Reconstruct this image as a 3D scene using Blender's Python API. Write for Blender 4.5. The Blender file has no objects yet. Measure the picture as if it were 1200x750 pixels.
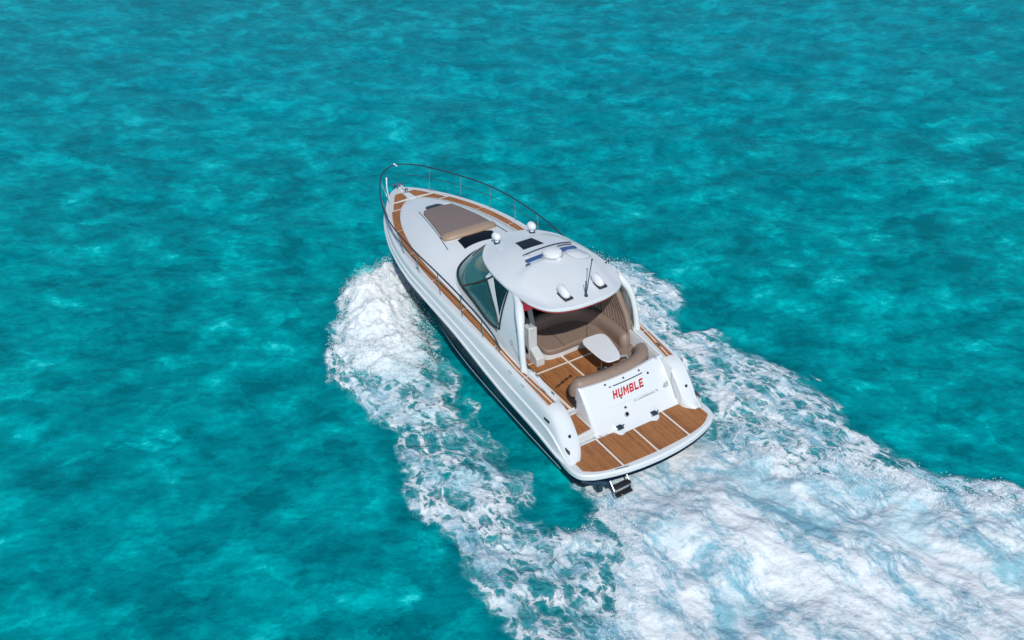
import bpy, bmesh, math, random
import numpy as np
from mathutils import Matrix, Vector
random.seed(7)
S = bpy.context.scene
C = S.collection
R = math.radians
# ================================================================ camera, sky, sun, exposure
cd = bpy.data.cameras.new('camera'); cam = bpy.data.objects.new('camera', cd); C.objects.link(cam)
cd.sensor_width = 36; cd.lens = 36*1018.55/1200; cd.clip_end = 8000; cd.clip_start = .1
_r = Vector((-0.51352, -0.85768, -0.02607)).normalized(); _f = Vector((0.75105, -0.43457, -0.49706)).normalized()
_r = Vector((_r.x, _r.y, _r.z)); 
if _r.cross(_f).z < 0: _r = -_r
_u = _r.cross(_f).normalized(); _r = _f.cross(_u).normalized()
cam.matrix_world = Matrix(((_r.x, _u.x, -_f.x, -13.0051), (_r.y, _u.y, -_f.y, 11.594), (_r.z, _u.z, -_f.z, 14.2611), (0, 0, 0, 1)))
S.camera = cam
SUN = Vector((-0.67124, 0.3097, 0.67344)).normalized()
W = bpy.data.worlds.new('World'); S.world = W; W.use_nodes = True
nt = W.node_tree; bg = nt.nodes['Background']
sky = nt.nodes.new('ShaderNodeTexSky'); sky.sky_type = 'NISHITA'; sky.sun_disc = False
sky.sun_elevation = math.asin(SUN.z); sky.sun_rotation = math.atan2(SUN.x, SUN.y)
sky.air_density = 1.0; sky.dust_density = .6; sky.ozone_density = 1.2
nt.links.new(sky.outputs[0], bg.inputs[0]); bg.inputs[1].default_value = .12
sl = bpy.data.lights.new('sun', 'SUN'); sl.energy = 3.35; sl.angle = R(.6); sl.color = (1, .965, .91)
so = bpy.data.objects.new('sun', sl); C.objects.link(so); so.rotation_euler = SUN.to_track_quat('Z', 'Y').to_euler(); so.location = SUN*60
S.view_settings.view_transform = 'Standard'; S.view_settings.look = 'None'
S.view_settings.exposure = -0.17; S.view_settings.gamma = 1

# boat frame -> world
BM = Matrix(((0.999048, 0.001524, -0.043593, 0), (0, 0.99939, 0.034933, 0), (0.043619, -0.034899, 0.998438, .0998), (0, 0, 0, 1)))

# ================================================================ materials
def mat(name, col, rough=.5, metal=0, coat=0, spec=.5, var=0, vs=3, bump=0, bs=60):
    m = bpy.data.materials.new(name); m.use_nodes = True; n = m.node_tree; b = n.nodes['Principled BSDF']
    b.inputs['Base Color'].default_value = (*col, 1); b.inputs['Roughness'].default_value = rough
    b.inputs['Metallic'].default_value = metal; b.inputs['Coat Weight'].default_value = coat; b.inputs['Specular IOR Level'].default_value = spec
    tc = n.nodes.new('ShaderNodeTexCoord')
    if var:
        no = n.nodes.new('ShaderNodeTexNoise'); no.inputs['Scale'].default_value = vs; no.inputs['Detail'].default_value = 5
        n.links.new(tc.outputs['Object'], no.inputs[0])
        mx = n.nodes.new('ShaderNodeMix'); mx.data_type = 'RGBA'
        mx.inputs[6].default_value = (*[c*(1-var) for c in col], 1); mx.inputs[7].default_value = (*[min(1, c*(1+var)) for c in col], 1)
        n.links.new(no.outputs[0], mx.inputs[0]); n.links.new(mx.outputs[2], b.inputs['Base Color'])
    if bump:
        no = n.nodes.new('ShaderNodeTexNoise'); no.inputs['Scale'].default_value = bs; no.inputs['Detail'].default_value = 4
        n.links.new(tc.outputs['Object'], no.inputs[0]); bp = n.nodes.new('ShaderNodeBump'); bp.inputs['Strength'].default_value = bump
        bp.inputs['Distance'].default_value = .01
        n.links.new(no.outputs[0], bp.inputs['Height']); n.links.new(bp.outputs[0], b.inputs['Normal'])
    return m
M = dict(
 gel=mat('gelcoat', (.69, .735, .76), .28, coat=.35, var=.035, vs=1.2),
 gel2=mat('gelcoat_matt', (.6, .64, .66), .45, var=.05, vs=4, bump=.15, bs=120),
 navy=mat('navy_gelcoat', (.004, .014, .034), .25, spec=.04, var=.25, vs=.8),
 anti=mat('antifouling', (.008, .01, .014), .5, var=.3),
 vinyl=mat('taupe_vinyl', (.27, .195, .155), .5, var=.1, vs=7, bump=.2, bs=40),
 vinyl2=mat('beige_vinyl', (.36, .255, .185), .5, var=.08, vs=7),
 pad=mat('sunpad_fabric', (.21, .165, .15), .8, var=.07, vs=5, bump=.3, bs=90),
 black=mat('black_glass', (.004, .006, .009), .15, spec=.25, var=.2),
 rubber=mat('black_rubber', (.012, .012, .014), .5, var=.2),
 frame=mat('dark_frame', (.02, .025, .03), .35, var=.2),
 steel=mat('stainless', (.55, .57, .6), .18, metal=1, var=.05),
 steeld=mat('dark_stainless', (.02, .05, .085), .55, spec=.2, var=.2),
 joint=mat('joint_strip', (.78, .72, .66), .5, var=.04),
 red=mat('maroon_trim', (.35, .02, .035), .5, var=.15),
 redt=mat('red_lettering', (.5, .006, .02), .5, var=.05),
 grey=mat('grey_lettering', (.3, .31, .33), .5, var=.1),
 greyp=mat('grey_plastic', (.42, .44, .46), .45, var=.08),
 blue=mat('blue_film', (.035, .09, .24), .3, var=.12),
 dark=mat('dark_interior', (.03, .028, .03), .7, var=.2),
 head=mat('headliner', (.25, .24, .24), .8, var=.05),
 white=mat('white_plastic', (.75, .78, .8), .35, var=.03),
)
def glass(name, tint, op, rough=.03):
    m = bpy.data.materials.new(name); m.use_nodes = True; n = m.node_tree; out = n.nodes['Material Output']
    b = n.nodes['Principled BSDF']; b.inputs['Base Color'].default_value = (*tint, 1); b.inputs['Roughness'].default_value = rough
    b.inputs['Coat Weight'].default_value = .5
    tr = n.nodes.new('ShaderNodeBsdfTransparent'); tr.inputs[0].default_value = (.45, .72, .7, 1)
    no = n.nodes.new('ShaderNodeTexNoise'); no.inputs['Scale'].default_value = 1.3; tc = n.nodes.new('ShaderNodeTexCoord'); n.links.new(tc.outputs['Object'], no.inputs[0])
    mr = n.nodes.new('ShaderNodeMapRange'); mr.inputs[3].default_value = op-.12; mr.inputs[4].default_value = op+.12; n.links.new(no.outputs[0], mr.inputs[0])
    mx = n.nodes.new('ShaderNodeMixShader'); n.links.new(mr.outputs[0], mx.inputs[0]); n.links.new(tr.outputs[0], mx.inputs[1]); n.links.new(b.outputs[0], mx.inputs[2])
    n.links.new(mx.outputs[0], out.inputs[0]); return m
M['glass'] = glass('tinted_glass', (.045, .16, .18), .6)
M['glassd'] = glass('dark_glass', (.008, .018, .03), .85)

def teak():
    m = bpy.data.materials.new('teak'); m.use_nodes = True; n = m.node_tree; L = n.links.new; b = n.nodes['Principled BSDF']
    tc = n.nodes.new('ShaderNodeTexCoord'); sp = n.nodes.new('ShaderNodeSeparateXYZ'); L(tc.outputs['Object'], sp.inputs[0])
    ml = n.nodes.new('ShaderNodeMath'); ml.operation = 'MULTIPLY'; ml.inputs[1].default_value = 1/.052; L(sp.outputs['Y'], ml.inputs[0])
    fr = n.nodes.new('ShaderNodeMath'); fr.operation = 'FRACT'; L(ml.outputs[0], fr.inputs[0])
    lt = n.nodes.new('ShaderNodeMath'); lt.operation = 'LESS_THAN'; lt.inputs[1].default_value = .2; L(fr.outputs[0], lt.inputs[0])
    fl = n.nodes.new('ShaderNodeMath'); fl.operation = 'FLOOR'; L(ml.outputs[0], fl.inputs[0])
    wn = n.nodes.new('ShaderNodeTexWhiteNoise'); wn.noise_dimensions = '1D'; L(fl.outputs[0], wn.inputs['W'])
    mp = n.nodes.new('ShaderNodeMapping'); mp.inputs['Scale'].default_value = (2, 26, 8); L(tc.outputs['Object'], mp.inputs[0])
    no = n.nodes.new('ShaderNodeTexNoise'); no.inputs['Scale'].default_value = 2; no.inputs['Detail'].default_value = 6; L(mp.outputs[0], no.inputs[0])
    n2 = n.nodes.new('ShaderNodeTexNoise'); n2.inputs['Scale'].default_value = 1.6; n2.inputs['Detail'].default_value = 5; L(tc.outputs['Object'], n2.inputs[0])
    ad = n.nodes.new('ShaderNodeMath'); ad.operation = 'MULTIPLY_ADD'; ad.inputs[1].default_value = .35; L(wn.outputs[0], ad.inputs[0]); L(no.outputs[0], ad.inputs[2])
    a2 = n.nodes.new('ShaderNodeMath'); a2.operation = 'MULTIPLY_ADD'; a2.inputs[1].default_value = .5; L(n2.outputs[0], a2.inputs[0]); L(ad.outputs[0], a2.inputs[2])
    cr = n.nodes.new('ShaderNodeValToRGB'); cr.color_ramp.elements[0].position = .55; cr.color_ramp.elements[0].color = (.22, .078, .022, 1)
    cr.color_ramp.elements[1].position = 1.15; cr.color_ramp.elements[1].color = (.44, .18, .058, 1); L(a2.outputs[0], cr.inputs[0])
    mx = n.nodes.new('ShaderNodeMix'); mx.data_type = 'RGBA'; L(lt.outputs[0], mx.inputs[0]); L(cr.outputs[0], mx.inputs[6]); mx.inputs[7].default_value = (.07, .035, .02, 1)
    L(mx.outputs[2], b.inputs['Base Color']); b.inputs['Roughness'].default_value = .7
    return m
M['teak'] = teak()

# ================================================================ mesh helpers (boat frame coordinates)
def link(name, verts, faces, m, parent=None, smooth=30, bevel=0, seg=2):
    me = bpy.data.meshes.new(name); me.from_pydata([tuple(map(float, v)) for v in verts], [], faces)
    bm = bmesh.new(); bm.from_mesh(me); bmesh.ops.remove_doubles(bm, verts=bm.verts, dist=1e-5); bmesh.ops.recalc_face_normals(bm, faces=bm.faces); bm.to_mesh(me); bm.free()
    me.materials.append(M[m] if isinstance(m, str) else m)
    if smooth:
        for p in me.polygons: p.use_smooth = True
        me.set_sharp_from_angle(angle=R(smooth))
    o = bpy.data.objects.new(name, me); C.objects.link(o)
    if parent: o.parent = parent
    if bevel:
        b = o.modifiers.new('b', 'BEVEL'); b.width = bevel; b.segments = seg; b.limit_method = 'ANGLE'; b.angle_limit = R(35)
        b.harden_normals = False
    return o
class MB:
    def __init__(s): s.v = []; s.f = []
    def add(s, v, f):
        k = len(s.v); s.v += [tuple(map(float, p)) for p in v]; s.f += [tuple(i+k for i in q) for q in f]; return s
    def grid(s, G, closeu=False, closev=False, cap=False):
        G = np.asarray(G, float); a, b = G.shape[:2]; f = []
        for i in range(a if closeu else a-1):
            for j in range(b if closev else b-1):
                f.append((i*b+j, ((i+1) % a)*b+j, ((i+1) % a)*b+(j+1) % b, i*b+(j+1) % b))
        if cap:
            f.append(tuple(range(b))); f.append(tuple((a-1)*b+j for j in range(b))[::-1])
        return s.add(G.reshape(-1, 3), f)
    def box(s, c, d, rz=0):
        v = []
        for sx in (-1, 1):
            for sy in (-1, 1):
                for sz in (-1, 1):
                    x, y = sx*d[0]/2, sy*d[1]/2
                    v.append((c[0]+x*math.cos(rz)-y*math.sin(rz), c[1]+x*math.sin(rz)+y*math.cos(rz), c[2]+sz*d[2]/2))
        return s.add(v, [(0, 1, 3, 2), (4, 6, 7, 5), (0, 4, 5, 1), (2, 3, 7, 6), (0, 2, 6, 4), (1, 5, 7, 3)])
    def prism(s, out, z0, z1):
        n = len(out); g = lambda z, p: z(p[0], p[1]) if callable(z) else z
        v = [(p[0], p[1], g(z0, p)) for p in out]+[(p[0], p[1], g(z1, p)) for p in out]
        return s.add(v, [tuple(range(n))[::-1], tuple(range(n, 2*n))]+[(i, (i+1) % n, n+(i+1) % n, n+i) for i in range(n)])
    def tube(s, P, r, n=8, cap=True, flat=1.0):
        P = [Vector(p) for p in P]; G = []
        up = Vector((0, 0, 1))
        for i, p in enumerate(P):
            t = (P[min(i+1, len(P)-1)]-P[max(i-1, 0)]).normalized()
            a = t.cross(up)
            if a.length < .05: a = t.cross(Vector((1, 0, 0)))
            a.normalize(); b = a.cross(t)
            rr = r[i] if hasattr(r, '__len__') else r
            G.append([p+a*math.cos(k*2*math.pi/n)*rr+b*math.sin(k*2*math.pi/n)*rr*flat for k in range(n)])
        return s.grid(G, closev=True, cap=cap)
    def lathe(s, c, prof, n=20):
        G = [[(c[0]+r*math.cos(k*2*math.pi/n), c[1]+r*math.sin(k*2*math.pi/n), c[2]+z) for k in range(n)] for r, z in prof]
        return s.grid(G, closev=True, cap=True)
    def build(s, name, m, parent=None, **k): return link(name, s.v, s.f, m, parent, **k)
def spl(P, n):            # smooth (Catmull-Rom) resampling
    P = np.array(P, float); Q = np.vstack([2*P[0]-P[1], P, 2*P[-1]-P[-2]]); o = []
    for u in np.linspace(0, len(P)-1-1e-6, n):
        i = int(u); t = u-i; a, b, c, d = Q[i:i+4]
        o.append(.5*((2*b)+(-a+c)*t+(2*a-5*b+4*c-d)*t*t+(-a+3*b-3*c+d)*t**3))
    return np.array(o)
def F(pts):               # smooth 1-D function through knots (monotone cubic)
    x, y = np.array(pts, float).T; h = np.diff(x); d = np.diff(y)/h; m = np.zeros(len(x)); m[0] = d[0]; m[-1] = d[-1]
    for i in range(1, len(x)-1): m[i] = 0 if d[i-1]*d[i] <= 0 else 3*(h[i-1]+h[i])/((2*h[i]+h[i-1])/d[i-1]+(h[i]+2*h[i-1])/d[i])
    def g(t):
        t = min(max(t, x[0]), x[-1]); i = min(int(np.searchsorted(x, t, side='right')-1), len(x)-2); s = (t-x[i])/h[i]
        return float((2*s**3-3*s*s+1)*y[i]+(s**3-2*s*s+s)*h[i]*m[i]+(-2*s**3+3*s*s)*y[i+1]+(s**3-s*s)*h[i]*m[i+1])
    return g
def part(name, parent, label=None):
    pass

# ================================================================ THE YACHT
yacht = bpy.data.objects.new('motor_yacht', None); C.objects.link(yacht); yacht.matrix_world = BM
yacht['label'] = 'white and navy motor yacht with hardtop and teak decks speeding across turquoise water'
yacht['category'] = 'motor yacht'
Y = yacht
sh = lambda x: 1.287+2.357*(x/15)-1.577*(x/15)**2
wing = F([(.72, .57), (.85, .64), (1.0, .8), (1.2, 1.08), (1.45, 1.36), (1.7, 1.51), (1.95, 1.575)])
zt = lambda x: sh(x)-.005 if x >= 1.95 else min(wing(x), sh(x))
w = F([(.7, 2.02), (1.2, 2.03), (1.9, 2.06), (4, 2.11), (7, 2.2), (9, 2.19), (10, 2.11), (11.1, 1.93), (12.3, 1.6), (13.3, 1.22), (14.1, .82), (14.6, .5), (14.85, .28), (15.0, .08)])
zn = F([(0, .42), (1.2, .5), (2.2, .68), (3.5, .84), (4.5, 1.02), (5.5, 1.24), (6.5, 1.43), (8.3, 1.58), (10.7, 1.74), (13, 1.8), (15.1, 1.86)])
yn = F([(.5, 2.17), (2, 2.2), (4, 2.25), (7, 2.31), (9, 2.29), (10, 2.21), (11.1, 2.03), (12.3, 1.7), (13.3, 1.32), (14.1, .9), (14.6, .56), (14.95, .24), (15.08, .02)])
zc = F([(.5, -.06), (3, .12), (5, .24), (6.5, .38), (8, .66), (10, 1.1), (12, 1.4), (14, 1.62), (15.05, 1.78)])
yc = F([(.5, 2.04), (3, 2.1), (5, 2.1), (7, 2.06), (8, 1.98), (10, 1.66), (12, 1.12), (13.5, .6), (14.5, .22), (15.02, .02)])
zk = F([(.5, -.7), (7, -.65), (9, -.45), (11, .05), (12.5, .6), (14, 1.22), (15.05, 1.78)])
XS = np.concatenate([np.linspace(.7, 13, 50), 13+2.02*np.sin(np.linspace(.08, math.pi/2, 16))])
# hull: navy sides and dark bottom
hb = MB()
for s in (1, -1):
    G = []
    for x in XS:
        a = np.array([yc(x), zc(x)]); b = np.array([yn(x), zn(x)])
        row = [(x, s*(a[0]*(1-t)+b[0]*t-.05*math.sin(math.pi*t)*min(1, a[0])*(x > 5)), a[1]*(1-t)+b[1]*t) for t in np.linspace(0, 1, 7)]
        G.append(row)
    hb.grid(G)
hull = hb.build('hull', 'navy', Y)
bb = MB()
for s in (1, -1):
    bb.grid([[(x, s*yc(x)*t, zk(x)*(1-t)+zc(x)*t) for t in np.linspace(0, 1, 5)]+[(x, s*(yc(x)+.012*min(1, yc(x))), zc(x)+.005)] for x in XS])
x0 = XS[0]
bb.add([(x0, 0, zk(x0)), (x0, yc(x0), zc(x0)), (x0, yn(x0), zn(x0)), (x0, -yn(x0), zn(x0)), (x0, -yc(x0), zc(x0))], [(0, 1, 2, 3, 4)])
bb.build('hull_bottom', 'anti', hull)
for s in (1, -1):
    st = MB(); st.grid([[(x, s*(yc(x)*(1-t)+yn(x)*t+.012), zc(x)*(1-t)+zn(x)*t) for t in (k/ max(.2, zn(x)-zc(x)) for k in (.05, .115))] for x in XS[2:44]])
    st.build('boot_stripe', 'white', hull)
# topside (white upper hull) and gunwale
for s in (1, -1):
    tb = MB(); G = []
    for x in XS:
        z0, z1, y0, y1 = zn(x), zt(x), yn(x), w(x)
        H = max(z1-z0, .05); k = min(1, H/.5)
        pr = [(y0-.01, z0-.015*k), (y0+.045*k, z0), (y0+.05*k, z0+.07*k), (y0+.012*k, z0+.09*k),
              (y0*.75+y1*.25+.02*k, z0+H*.42), (y0*.72+y1*.28+.03*k, z0+H*.5), (y0*.62+y1*.38+.0*k, z0+H*.54),
              (y0*.3+y1*.7+.03*k, z0+H*.82), (y1+.035*k, z1-.03*k), (y1+.01*k, z1), (y1-.05, z1)]
        G.append([(x, s*max(a, .0), b) for a, b in pr])
    tb.grid(G); tb.build('topside', 'gel', Y, smooth=28)
# deck edge inner limit
trunk = F([(3.2, 1.86), (4, 1.86), (6, 1.79), (8, 1.77), (9.3, 1.73), (10.4, 1.6), (11.2, 1.44), (12.0, 1.22), (12.7, .94), (13.2, .66), (13.5, .42), (13.68, .2), (13.74, .02)])
def inner(x): return 1.63 if x < 3.2 else (1.63+(trunk(x)-.06-1.63)*min(1, (x-3.2)/.25) if x < 13.4 else 0)
for s in (1, -1):
    db = MB(); xs = [x for x in XS if x > 1.9]; xs = [1.9]+xs
    db.grid([[(x, s*(w(x)-.045), zt(x)), (x, s*((w(x)+inner(x))/2), sh(x)+.002), (x, s*max(0, inner(x)), sh(x)+.002)] for x in xs])
    db.build('side_deck', 'gel2', Y)
# side deck teak strips with joints
to = F([(1.9, 1.97), (4, 2.02), (7, 2.04), (8.5, 2.0), (10, 1.91), (11.1, 1.74), (12.3, 1.4), (13.3, 1.0), (13.7, .8), (14.1, .56), (14.5, .3)])
ti = lambda x: 1.76+(trunk(3.4)+.03-1.76)*min(1, max(0, (x-1.9)/1.5)) if x < 3.4 else trunk(min(x, 13.74))+.03
for s in (1, -1):
    cuts = [1.88, 3.05, 4.5, 6.4, 8.2, 10.0, 11.6, 13.1]
    for a, b in zip(cuts[:-1], cuts[1:]):
        xs = np.linspace(a+.02, b-.02, 10)
        tk = MB().grid([[(x, s*to(x), sh(x)), (x, s*to(x), sh(x)+.012), (x, s*max(.02, ti(x)), sh(x)+.012), (x, s*max(.02, ti(x)), sh(x))] for x in xs], cap=True)
        tk.build('side_deck_teak', 'teak', Y, smooth=0)
    # grey shadow-gap strip and white joint frame line along the aft teak (hand-rail track)
    MB().grid([[(x, s*(ti(x)+.07), sh(x)+.014), (x, s*(ti(x)+.085), sh(x)+.02), (x, s*(ti(x)+.1), sh(x)+.014)] for x in np.linspace(1.95, 4.4, 14)]).build('joint_strip', 'joint', Y, smooth=0)
# bow teak triangles
def flat(name, pts, m, z=0.014, thick=.012, parent=Y, zf=sh, bevel=0):
    return MB().prism(pts, lambda x, y: zf(x)+z-thick, lambda x, y: zf(x)+z).build(name, m, parent, smooth=0, bevel=bevel)
for s in (1, -1):
    flat('bow_teak', [(13.17, s*.72), (13.17, s*1.0), (13.66, s*.78), (13.66, s*.3), (13.45, s*.52)], 'teak')
    flat('bow_teak', [(13.86, s*.16), (13.78, s*.7), (14.15, s*.53), (14.42, s*.36), (14.4, s*.12)], 'teak')
    flat('anchor_locker_rim', [(13.76, s*.1), (13.68, s*.84), (13.74, s*.82), (13.82, s*.1)], 'joint', .02)
nb = MB().box((14.1, 0, sh(14.1)+.025), (.75, .2, .03)); nb.box((14.75, 0, sh(14.7)+.05), (.5, .22, .07))
nb.build('bow_plate', 'gel', Y, bevel=.012)
an = MB().lathe((14.25, .0, sh(14.2)+.04), [(.001, 0), (.07, 0), (.075, .04), (.04, .06), (.06, .12), (.065, .15), (.001, .16)], 14)
an.box((14.5, 0, sh(14.5)+.07), (.35, .03, .03)); an.build('windlass', 'steel', Y)
ac = MB().box((14.95, 0, sh(15)+.1), (.34, .07, .08)); ac.box((15.14, 0, sh(15)+.03), (.08, .3, .12)); ac.tube([(15.0, 0, sh(15)+.12), (15.16, 0, sh(15)-.02), (15.1, 0, sh(15)-.2)], .035, 8)
ac.box((14.86, .1, sh(15)+.13), (.26, .03, .12)); ac.box((14.86, -.1, sh(15)+.13), (.26, .03, .12)); ac.build('anchor', 'steel', Y, bevel=.008)
def cleat(x, y, z, rz=0, m='steel', L=.22, name='cleat', parent=Y):
    b = MB(); c, s = math.cos(rz), math.sin(rz)
    b.tube([(x-c*L/2, y-s*L/2, z+.055), (x-c*L*.3, y-s*L*.3, z+.06), (x+c*L*.3, y+s*L*.3, z+.06), (x+c*L/2, y+s*L/2, z+.055)], [.008, .014, .014, .008], 6)
    for k in (-.22, .22): b.tube([(x+c*L*k, y+s*L*k, z-.01), (x+c*L*k, y+s*L*k, z+.06)], .012, 6)
    return b.build(name, m, parent)
for s in (1, -1):
    for x in (13.9, 9.0, 2.35): cleat(x, s*(w(x)-.08 if x > 3 else 1.84), sh(x)+.015, math.atan2(s*(w(x+.2)-w(x-.2)), .4))
# ---------------------------------------------------------------- foredeck trunk
hT = F([(8.0, .38), (9, .44), (10, .44), (11, .38), (12, .28), (12.8, .18), (13.3, .1), (13.74, .0)])
def ztr(x, y):
    a = min(1, abs(y)/max(trunk(x), .01)); return sh(x)+hT(x)*(1-a**3.2)*(1+.12*(1-a*a))
XT = np.concatenate([np.linspace(7.0, 12.6, 28), 12.6+1.14*np.sin(np.linspace(.12, math.pi/2, 12))])
tg = MB().grid([[(x, trunk(x)*math.sin(t), ztr(x, trunk(x)*math.sin(t))) for t in np.linspace(-math.pi/2, math.pi/2, 33)] for x in XT])
fore = tg.build('foredeck', 'gel', Y, smooth=50)
def onf(name, pts, m, z0, z1, parent=fore, bevel=.01, n=10):   # patch following the foredeck: pts = list of (x, yL, yR)
    G = []
    for x, a, b in pts:
        ys = np.linspace(a, b, n); G.append([(x, y, ztr(x, y)+z1) for y in ys])
    mb = MB().grid(G)
    lo = [[(x, y, ztr(x, y)+z0) for y in np.linspace(a, b, n)] for x, a, b in pts]
    mb.grid([G[0], lo[0]]); mb.grid([G[-1], lo[-1]]); mb.grid([[g[0] for g in G], [g[0] for g in lo]]); mb.grid([[g[-1] for g in G], [g[-1] for g in lo]])
    return mb.build(name, m, parent, smooth=40, bevel=bevel)
# sunpad
sp = [(11.8, .38, -.38), (11.76, .5, -.5), (11.6, .585, -.585)]+[(x, .59+(11.55-x)*.165, -.59-(11.55-x)*.165) for x in np.linspace(11.3, 9.6, 6)]
pad = onf('sunpad', sp, 'pad', -.02, .07, bevel=.025)
G = []
for y in np.linspace(-.93, .93, 17):
    xx = 9.56-.12*(1-(y/.93)**2); e = 1-.35*(abs(y)/.93)**6
    G.append([(xx+.24*e*math.cos(t), y, ztr(xx, y)+.025+.115*e*math.sin(t)) for t in np.linspace(0, 2*math.pi, 17)[:-1]])
MB().grid(G, closev=True, cap=True).build('bolster', 'vinyl2', pad, smooth=60)
for s in (1, -1):
    MB().tube([(x, s*(.58+(12.0-x)*.155), ztr(x, .58+(12.0-x)*.155)+.012) for x in np.linspace(12.0, 8.95, 30)], .011, 6).build('sunpad_track', 'frame', fore)
# small forward hatch with white corner cap, skylight
onf('forward_hatch', [(12.2, .2, -.2), (12.1, .28, -.28), (11.86, .31, -.31)], 'black', -.01, .02)
onf('vent_cap', [(12.0, -.3, -.5), (11.86, -.32, -.56)], 'gel', -.01, .06, n=4, bevel=.02)
G = [(9.2-.16*(1-t)+0, 0) for t in (0, 1)]
sk = []
for t in np.linspace(0, 1, 8):
    sk.append((9.22-.42*t, .60-.02*t, -.60+.02*t))
def onc(name, x_fore, x_aft, hw, bow, m, z0, z1, parent=fore):   # curved patch: edges bulge forward at the centre
    G = []
    for v in np.linspace(0, 1, 7):
        G.append([((x_fore*(1-v)+x_aft*v)+bow*(1-(y/hw)**2)-.0, y*(1-.06*(1-v)), 0) for y in np.linspace(-hw, hw, 17)])
    top = [[(a, b, ztr(a, b)+z1) for a, b, c in r] for r in G]; lo = [[(a, b, ztr(a, b)+z0) for a, b, c in r] for r in G]
    mb = MB().grid(top); mb.grid([top[0], lo[0]]); mb.grid([top[-1], lo[-1]]); mb.grid([[g[0] for g in top], [g[0] for g in lo]]); mb.grid([[g[-1] for g in top], [g[-1] for g in lo]])
    return mb.build(name, m, parent, smooth=40, bevel=.012)
onc('skylight', 9.16, 8.62, .64, .1, 'black', -.01, .022)
# ---------------------------------------------------------------- house: windshield base curve -> roof edge curve
base = spl([(8.42, 0, 2.52), (8.36, .5, 2.5), (8.14, 1.02, 2.42), (7.83, 1.36, 2.36), (7.2, 1.6, 2.3), (6.2, 1.7, 2.24), (5.3, 1.78, 2.14), (4.4, 1.82, 2.02), (3.7, 1.83, 1.9), (3.32, 1.83, 1.8)], 64)
roofT = [(7.1, 0, 3.5), (7.0, .5, 3.5), (6.72, .88, 3.5), (6.42, 1.1, 3.49), (6.1, 1.24, 3.48), (5.5, 1.35, 3.45), (4.95, 1.4, 3.44), (4.5, 1.45, 3.42), (4.1, 1.46, 3.4), (3.8, 1.5, 3.36)]
topc = spl(roofT, 64)
def HS(u, h, off=0.0, s=1):     # house surface: u 0 front centre .. 1 aft, h 0 base .. 1 roof
    u = min(max(u, 0), 1)*63; i = min(int(u), 62); t = u-i
    a = base[i]*(1-t)+base[i+1]*t; b = topc[i]*(1-t)+topc[i+1]*t
    d = b-a; tg = base[min(i+1, 63)]-base[max(i-1, 0)]; tg = tg+1e-9
    nrm = np.cross(d, tg); nrm /= np.linalg.norm(nrm)
    if nrm[1]+.3*nrm[0] < 0: nrm = -nrm
    p = a+d*h+nrm*(off+.07*math.sin(math.pi*h)*(1-.3*h)); return (p[0], s*p[1], p[2])
def ux(x):                      # u for which base.x == x
    return float(np.interp(-x, -base[:, 0], np.linspace(0, 1, 64)))
def patch(mb, u0, u1, lo, hi, off, s, nu=24, nh=4):
    us = np.linspace(u0, u1, nu); G = []
    for u in us:
        a = lo(u) if callable(lo) else lo; b = hi(u) if callable(hi) else hi
        G.append([HS(u, h, off, s) for h in np.linspace(a, max(b, a+.001), nh)])
    return mb.grid(G)
uM, uA = ux(7.15), ux(4.62); uB = ux(6.3); kM = (uB-uM)/.76; mh = lambda u: (u-uM)/kM
hbnd = F([(uB-.001, .76), (ux(6.0), .7), (ux(5.5), .57), (ux(4.9), .38), (uA, .22)]); bw = lambda u: .2-.09*(u-uB)/(uA-uB)   # lower edge of the white band
loS = F([(uM, .05), (ux(5.4), .04), (ux(5.0), .07), (uA, .17)])
windshield = None
house = bpy.data.meshes.new('x'); 
hm = MB()
for s in (1, -1):
    patch(hm, 0, 1, -.16, .045, 0, s, 50, 3)                       # sill
    patch(hm, uB-.02, uA, lambda u: hbnd(u), lambda u: min(.97, hbnd(u)+bw(u)), .0, s, 30, 5)
    patch(hm, uA-.012, 1, 0, 1, .0, s, 26, 10)                     # aft side panel
house = hm.build('cabin_side', 'gel', Y, smooth=40)
for s in (1, -1):
    MB().grid([[HS((uM+kM*h)*t, h, -.01, s) for h in np.linspace(.045, 1, 8)] for t in np.linspace(0, 1, 28)]).build('windshield', 'glass', Y)
    patch(MB(), uM+.012, uA, loS, lambda u: min(hbnd(u), max(loS(u)+.01, mh(u))), -.012, s, 36, 5).build('side_window', 'glass', Y)
    patch(MB(), ux(6.15), ux(4.5), lambda u: min(.97, hbnd(u)+bw(u)), 1.0, -.02, s, 30, 4).build('side_window', 'glassd', Y)
    fr = MB()
    fr.tube([HS(u, .045, .01, s) for u in np.linspace(0, uM, 30)]+[HS(u, loS(u), .01, s) for u in np.linspace(uM, uA, 24)]+[HS(uA+.004, .17+.08*k, .01, s) for k in range(0, 11)], .028, 6)
    fr.tube([HS(uM+kM*h, h, .012, s) for h in np.linspace(.045, .99, 10)], .028, 6)
    fr.tube([HS(u, hbnd(u), .012, s) for u in np.linspace(uB, uA, 26)], .016, 6)
    fr.tube([HS(u, .97, .012, s) for u in np.linspace(0, uM, 26)], .02, 6)
    fr.build('window_frame', 'frame', Y)
    # strut / arch leg
    pth = spl([(3.28, 1.83, 1.68), (3.32, 1.83, 1.95), (3.4, 1.81, 2.35), (3.55, 1.74, 2.82), (3.8, 1.61, 3.13), (4.12, 1.48, 3.32), (4.55, 1.38, 3.38)], 26)
    MB().tube([(x, s*y, z) for x, y, z in pth], [.1]*3+[.085]*8+[.09, .095, .1, .11, .12, .125, .125, .12, .11, .1, .085, .075, .065, .055, .04], 10, flat=.9).build('arch_leg', 'gel', Y, smooth=60)
    MB().tube([HS(1.0-.005, h, .02, s) for h in np.linspace(.05, .5, 6)], .012, 6).build('hand_rail', 'steel', Y)
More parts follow.
